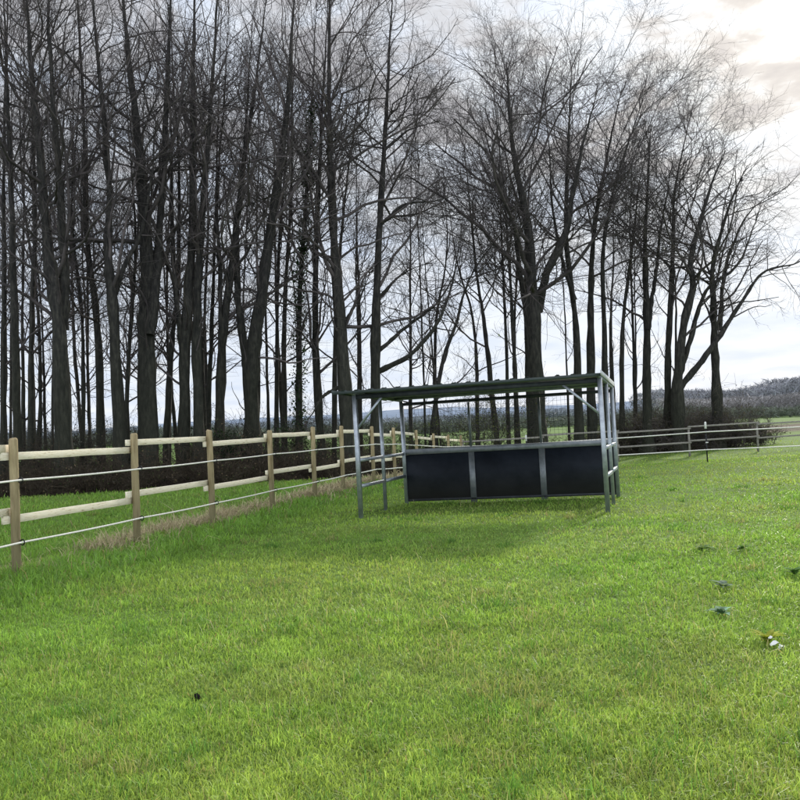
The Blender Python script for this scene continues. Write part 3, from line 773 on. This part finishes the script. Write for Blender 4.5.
# ------------------------------------------------------------------ field shelter
SX, SY, STH, SL, SD, HF, HB, WH = -.773, 15.893, -.2953, 4.2512, 2.8311, 2.235, 2.16, 1.05
def build_shelter():
    z0 = gz0(SX, SY)
    sl = .0134
    root = empty('field_shelter', (SX, SY, z0))
    root.rotation_euler = (0, 0, 0)
    tag(root, 'open-fronted steel horse shelter with dark half-height back wall and green sheet roof', 'shelter')
    ca, sa = math.cos(STH), math.sin(STH)
    A = np.array([ca, sa, sl * ca]); Bv = np.array([-sa, ca, -sl * sa]); n = np.array([-sl, 0, 1.])
    def P(a, b, h): return A * a + Bv * b + n * h          # metres along, deep, high
    def bar(name, p, q, w, h, mat, side=None, bev=.12): 
        return MB().bar(P(*p), P(*q), w, h, side=A if side is None else side, bev=bev).build(name, M[mat], root)
    s = .075
    def hr(b): return HF + (HB - HF) * b / SD
    for a in (0, SL):
        for b in (0, SD * .5, SD):
            bar('post', (a, b, -.12), (a, b, hr(b) - .05), s if b != SD * .5 else .06, s if b != SD * .5 else .06, 'galv')
    # side rails
    for a in (0, SL):
        for hh in (WH - .03, .56):
            bar('side_rail', (a, .04, hh), (a, SD * .5 - .033, hh), .05, .06, 'galv')
            bar('side_rail', (a, SD * .5 + .033, hh), (a, SD - .04, hh), .05, .06, 'galv')
    # knee braces in the open front
    bar('brace', (.045, 0, 1.60), (.50, 0, HF - .13), .04, .04, 'galv', side=Bv)
    bar('brace', (SL - .045, 0, 1.60), (SL - .60, 0, HF - .13), .04, .04, 'galv', side=Bv)
    # beams
    bar('beam', (.04, 0, HF - .10), (SL - .04, 0, HF - .10), .06, .08, 'dark_steel', side=Bv)
    bar('beam', (.04, SD, HB - .12), (SL - .04, SD, HB - .12), .05, .06, 'dark_steel', side=Bv)
    for a in (0, SL):
        bar('beam', (a, -.04, HF - .035), (a, SD + .04, HB - .035), .06, .07, 'galv_dull', side=A)
    # back wall
    bar('wall_rail', (.04, SD - .005, WH), (SL - .04, SD - .005, WH), .07, .11, 'galv_dull', side=Bv)
    bar('wall_rail', (.04, SD, .06), (SL - .04, SD, .06), .05, .05, 'dark_steel', side=Bv)
    ed = [0, SL / 3, SL * 2 / 3, SL]
    for k in range(3):
        a0 = ed[k] + (.038 if k == 0 else .062); a1 = ed[k + 1] - (.038 if k == 2 else .062)
        w = MB()
        nb = 1
        for j in range(nb):       # boards set edge to edge with fine joints
            x0 = a0 + (a1 - a0) * j / nb ; x1 = a0 + (a1 - a0) * (j + 1) / nb
            w.bar(P((x0 + x1) / 2, SD, .085), P((x0 + x1) / 2, SD, WH - .057), x1 - x0, .028, side=A, bev=.1)
        w.build('wall_panel', M['panel'], root)
        mb = MB(); gs = .075
        b0, b1 = WH + .058, HB - .155
        a0 = ed[k] + .04; a1 = ed[k + 1] - .04
        m_ = int((a1 - a0) / gs)
        for j in range(m_ + 1):
            x = a0 + (a1 - a0) * j / m_
            mb.bar(P(x, SD, b0), P(x, SD, b1), .0038, .0038, side=A)
        m_ = int((b1 - b0) / gs)
        for j in range(m_ + 1):
            h = b0 + (b1 - b0) * j / m_
            mb.bar(P(a0, SD + .006, h), P(a1, SD + .006, h), .0038, .0038, side=Bv)
        mb.build('mesh_panel', M['dark_steel'], root)
    for a in ed[1:3]:
        bar('wall_post', (a, SD, -.05), (a, SD, WH - .057), .12, .05, 'galv_dull')
        bar('mullion', (a, SD, WH + .057), (a, SD, HB - .155), .045, .04, 'galv_dull')
    # roof: trapezoidal sheet running front to back
    x0, x1, b0, b1 = -.36, SL + .03, -.16, SD + .16
    prof = []
    pitch = .25
    x = x0
    while x < x1 - 1e-6:
        for dx, dz in ((0, 0), (.155, 0), (.18, .016), (.225, .016)):
            if x + dx <= x1: prof.append((x + dx, dz))
        x += pitch
    prof.append((x1, 0))
    V = []
    bs = np.linspace(b0, b1, 9)
    for side_, dz0 in ((0, 0), (1, .003)):
        for b in bs:
            for (px, dz) in prof: V.append(P(px, b, hr(b) + .005 + dz + dz0))
    m_ = len(prof); Fq = []; nb = len(bs); o1 = m_ * nb
    for j in range(nb - 1):
        for i in range(m_ - 1):
            q = j * m_ + i
            Fq.append((q, q + m_, q + m_ + 1, q + 1)); Fq.append((o1 + q, o1 + q + 1, o1 + q + m_ + 1, o1 + q + m_))
    for i in range(m_ - 1):
        for j in (0, nb - 1):
            q = j * m_ + i; Fq.append((q, q + 1, o1 + q + 1, o1 + q))
    rf = MB().poly(V, Fq).build('roof', M['roof'], root)
    # purlins below the sheet, front gutter trim and verge trims
    for b in (.5, 1.4, 2.3):
        MB().bar(P(.04, b, hr(b) - .035), P(SL - .04, b, hr(b) - .035), .05, .06, side=Bv).build('purlin', M['galv_dull'], rf)
    MB().bar(P(x0, b0 - .004, hr(b0) - .018), P(x1, b0 - .004, hr(b0) - .018), .006, .05, side=Bv).build('eave_trim', M['roof'], rf)
    MB().bar(P(x1 + .012, b0 - .03, hr(b0) + .012), P(x1 + .012, b1, hr(b1) + .012), .016, .085, side=A).build('verge_trim', M['trim'], rf)
    MB().bar(P(x0 - .006, b0, hr(b0) + .012), P(x0 - .006, b1, hr(b1) + .012), .008, .06, side=A).build('verge_trim', M['roof'], rf)
    sc_ = MB()
    for i in range(0, 17):
        xx = x0 + .2 + i * pitch
        for b in (.0, 1.4, 2.8): sc_.tube([P(xx, b, hr(b) + .021), P(xx, b, hr(b) + .042)], .013, 6)
    sc_.build('screw', M['black'], rf)
build_shelter()

# ------------------------------------------------------------------ weeds, scrap, clod
def ground_at(px, py):
    d = _fw + (px - 400) / F * _rt + (400 - py) / F * _up
    t = (H - 0.05) / -d[2]
    for _ in range(6):
        q = EYE + d * t; t = (H - gz0(q[0], q[1])) / -d[2]
    return EYE + d * t
def weed(px, py, r, n, seed, label, col=(.07, .12, .05), up=.55):
    g = np.random.default_rng(seed)
    q = ground_at(px, py); root = empty('dock_plant', q); tag(root, label, 'weed', 'broad-leaved weeds in the grass')
    n = n * 2
    for k in range(n):
        az = 2 * math.pi * k / n + g.normal(0, .3); L = .8 * r * g.uniform(.6, 1.2); w = L * g.uniform(.16, .26); el = min(1.35, g.uniform(.5, 1.1) * up * 2.0)
        d = np.array([math.cos(az), math.sin(az), 0]); sd = np.array([-d[1], d[0], 0])
        V = []; K = 7
        for i in range(K + 1):
            t = i / K
            c = d * (L * t * math.cos(el * (1 - .6 * t))) + np.array([0, 0, 1]) * (L * (math.sin(el) * t - .45 * t * t) + .02)
            ww = w * math.sin(math.pi * min(1, t ** .7 * .97 + .03)) * (1 + .15 * math.sin(9 * t + k))
            V += [c - sd * ww + np.array([0, 0, .25 * ww]), c, c + sd * ww + np.array([0, 0, .25 * ww])]
        Fq = []
        for i in range(K):
            for j in (0, 1): Fq.append((i*3+j, i*3+j+1, i*3+j+4, i*3+j+3))
        cc = 1.7 * np.array(col) * math.exp(g.normal(0, .2)); cc = np.tile(cc, (len(V), 1)); cc[1::3] *= 1.35
        mesh_np('leaf', V, [np.array(Fq)], M['leaf'], root, smooth=True, col=cc)
weed(795, 577, .15, 9, 1, 'dark broad-leaved weed at the right edge of the grass, largest of the weeds', (.08, .14, .05), .7)
weed(724, 590, .15, 7, 2, 'grey-green weed with a pale stalk, higher of the two near the white scrap', (.12, .16, .12))
weed(722, 617, .15, 8, 3, 'bluish-green weed rosette left of the white scrap', (.10, .16, .11))
weed(704, 551, .16, 7, 4, 'dark flat weed furthest left in the right-hand grass', (.08, .13, .045), .4)
weed(742, 551, .15, 7, 5, 'dark weed beside the flat weed, furthest up the grass', (.08, .14, .05), .5)
weed(768, 646, .15, 9, 6, 'yellowing weed wrapped around the white scrap', (.20, .22, .035), 1.0)
def scrap():
    q = ground_at(776, 650)
    g = np.random.default_rng(4)
    V = []; Fq = []
    for (ox, oy, oz, ln, wd, cu) in ((0, 0, .03, .085, .024, 1.5), (.02, -.03, .015, .05, .02, 2.2), (-.015, .03, .055, .04, .016, 1.0)):
        b0 = len(V); K = 8; a = g.uniform(-.5, .5)
        for i in range(K + 1):
            t = i / K - .5
            c = np.array([ox + ln * t * math.cos(a), oy + ln * t * math.sin(a), oz + .02 * math.cos(cu * 2 * t) + .003 * math.sin(9 * t)])
            for j in (-1, -.3, .4, 1):
                V.append(c + np.array([-math.sin(a), math.cos(a), .55]) * wd * .5 * j * (1 - 1.6 * t * t) + g.normal(0, .0015, 3))
        for i in range(K):
            for j in range(3): Fq.append((b0+i*4+j, b0+i*4+j+1, b0+i*4+j+5, b0+i*4+j+4))
    o = mesh_np('paper_scrap', V, [np.array(Fq)], M['white'], smooth=False, loc=q)
    tag(o, 'small crumpled white scrap lying in the grass at lower right', 'litter')
scrap()
def clod():
    q = ground_at(197, 701) - np.array([0, 0, .022])
    g = np.random.default_rng(6); V = []; Fq = []
    n, k = 10, 6
    for j in range(k + 1):
        ph = math.pi * j / k
        for i in range(n):
            th = 2 * math.pi * i / n; r = .022 * (1 + g.normal(0, .18))
            V.append((1.4 * r * math.sin(ph) * math.cos(th), r * math.sin(ph) * math.sin(th), .035 + 1.2 * r * math.cos(ph)))
    for j in range(k):
        for i in range(n): Fq.append((j*n+i, j*n+(i+1) % n, (j+1)*n+(i+1) % n, (j+1)*n+i))
    o = mesh_np('earth_clod', V, [np.array(Fq)], M['soil'], loc=q)
    tag(o, 'small black lump of earth in the grass at the bottom left', 'clod')
clod()

# ------------------------------------------------------------------ light
SUN_EL, SUN_AZ = R(25), R(27)
sd = Vector((math.sin(SUN_AZ) * math.cos(SUN_EL), math.cos(SUN_AZ) * math.cos(SUN_EL), math.sin(SUN_EL)))
L = bpy.data.lights.new('sun', 'SUN'); L.energy = 4.4; L.angle = R(4.0); L.color = (1, .93, .82)
lo = bpy.data.objects.new('sun', L); C.objects.link(lo)
lo.rotation_euler = (-sd).to_track_quat('-Z', 'Y').to_euler()

w = bpy.data.worlds.new('World'); sc.world = w; w.use_nodes = True
nt = w.node_tree; bg = nt.nodes['Background']; bg.inputs['Strength'].default_value = .1
sky = N(nt, 'ShaderNodeTexSky', sky_type='NISHITA'); sky.sun_disc = False
sky.sun_elevation = SUN_EL; sky.sun_rotation = SUN_AZ; sky.air_density = 1.2; sky.dust_density = 1.0
tc = N(nt, 'ShaderNodeTexCoord')
sep = N(nt, 'ShaderNodeSeparateXYZ'); nt.links.new(tc.outputs['Generated'], sep.inputs[0])
def mth(op, a, b=None, clamp=False):
    n = N(nt, 'ShaderNodeMath', operation=op); n.use_clamp = clamp
    for i, v in enumerate((a, b)):
        if v is None: continue
        if isinstance(v, (int, float)): n.inputs[i].default_value = v
        else: nt.links.new(v, n.inputs[i])
    return n.outputs[0]
zc = mth('ADD', mth('MAXIMUM', sep.outputs[2], 0.0), .16)
cv = N(nt, 'ShaderNodeCombineXYZ')
nt.links.new(mth('DIVIDE', sep.outputs[0], zc), cv.inputs[0]); nt.links.new(mth('DIVIDE', sep.outputs[1], zc), cv.inputs[1])
nz = N(nt, 'ShaderNodeTexNoise'); nz.inputs['Scale'].default_value = 4.2; nz.inputs['Detail'].default_value = 9; nz.inputs['Roughness'].default_value = .56; nz.inputs['Distortion'].default_value = .35
nt.links.new(cv.outputs[0], nz.inputs['Vector'])
nz2 = N(nt, 'ShaderNodeTexNoise'); nz2.inputs['Scale'].default_value = 3.2; nz2.inputs['Detail'].default_value = 6
nt.links.new(cv.outputs[0], nz2.inputs['Vector'])
# sunward glow
dp = N(nt, 'ShaderNodeVectorMath', operation='DOT_PRODUCT'); dp.inputs[1].default_value = sd
nrm = N(nt, 'ShaderNodeVectorMath', operation='NORMALIZE'); nt.links.new(tc.outputs['Generated'], nrm.inputs[0]); nt.links.new(nrm.outputs[0], dp.inputs[0])
glow = mth('POWER', mth('MAXIMUM', dp.outputs['Value'], 0.0), 26.0)
def ramp(src, stops):
    r = N(nt, 'ShaderNodeValToRGB'); els = r.color_ramp.elements
    while len(els) < len(stops): els.new(.5)
    for e, (p, c) in zip(els, stops): e.position = p; e.color = (*c, 1)
    nt.links.new(src, r.inputs[0]); return r.outputs[0]
# thin veil colour of the open parts, then cloud bodies over it
veil = ramp(nz2.outputs[0], [(.3, (.74, .84, 1.02)), (.7, (.98, 1.03, 1.10))])
cloud = ramp(nz.outputs[0], [(.42, (1.02, 1.0, .98)), (.49, (.76, .76, .78)), (.64, (.55, .55, .59))])
def mixc(f, a, b, mode='MIX'):
    n = N(nt, 'ShaderNodeMix', data_type='RGBA', blend_type=mode)
    if isinstance(f, (int, float)): n.inputs[0].default_value = f
    else: nt.links.new(f, n.inputs[0])
    for i, v in ((6, a), (7, b)):
        if isinstance(v, tuple): n.inputs[i].default_value = (*v, 1)
        else: nt.links.new(v, n.inputs[i])
    return n.outputs[2]
hi = mth('MULTIPLY', mth('SUBTRACT', sep.outputs[2], .13), 6.0, True)
cm = mth('MULTIPLY', mth('MULTIPLY', mth('SUBTRACT', nz.outputs[0], .45), 8.0, True), hi)
body = mixc(cm, veil, cloud)
warm = mixc(glow, (1, 1, 1), (1.42, 1.34, 1.20))
body = mixc(1.0, body, warm, 'MULTIPLY')
# added fill: sky behind the camera brightened to lift rails, trunks and shelter
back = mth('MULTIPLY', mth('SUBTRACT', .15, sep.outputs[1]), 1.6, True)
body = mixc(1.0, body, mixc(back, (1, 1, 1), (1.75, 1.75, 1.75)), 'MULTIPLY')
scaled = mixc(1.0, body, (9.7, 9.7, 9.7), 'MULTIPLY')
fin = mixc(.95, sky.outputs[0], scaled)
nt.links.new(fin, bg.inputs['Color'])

# ------------------------------------------------------------------ render settings
sc.render.engine = 'CYCLES'
sc.view_settings.view_transform = 'Standard'; sc.view_settings.look = 'None'; sc.view_settings.exposure = 0; sc.view_settings.gamma = 1
sc.cycles.use_denoising = True; sc.cycles.denoiser = 'OPENIMAGEDENOISE'
sc.cycles.max_bounces = 5; sc.cycles.diffuse_bounces = 3; sc.cycles.transmission_bounces = 3
sc.cycles.sample_clamp_indirect = 4
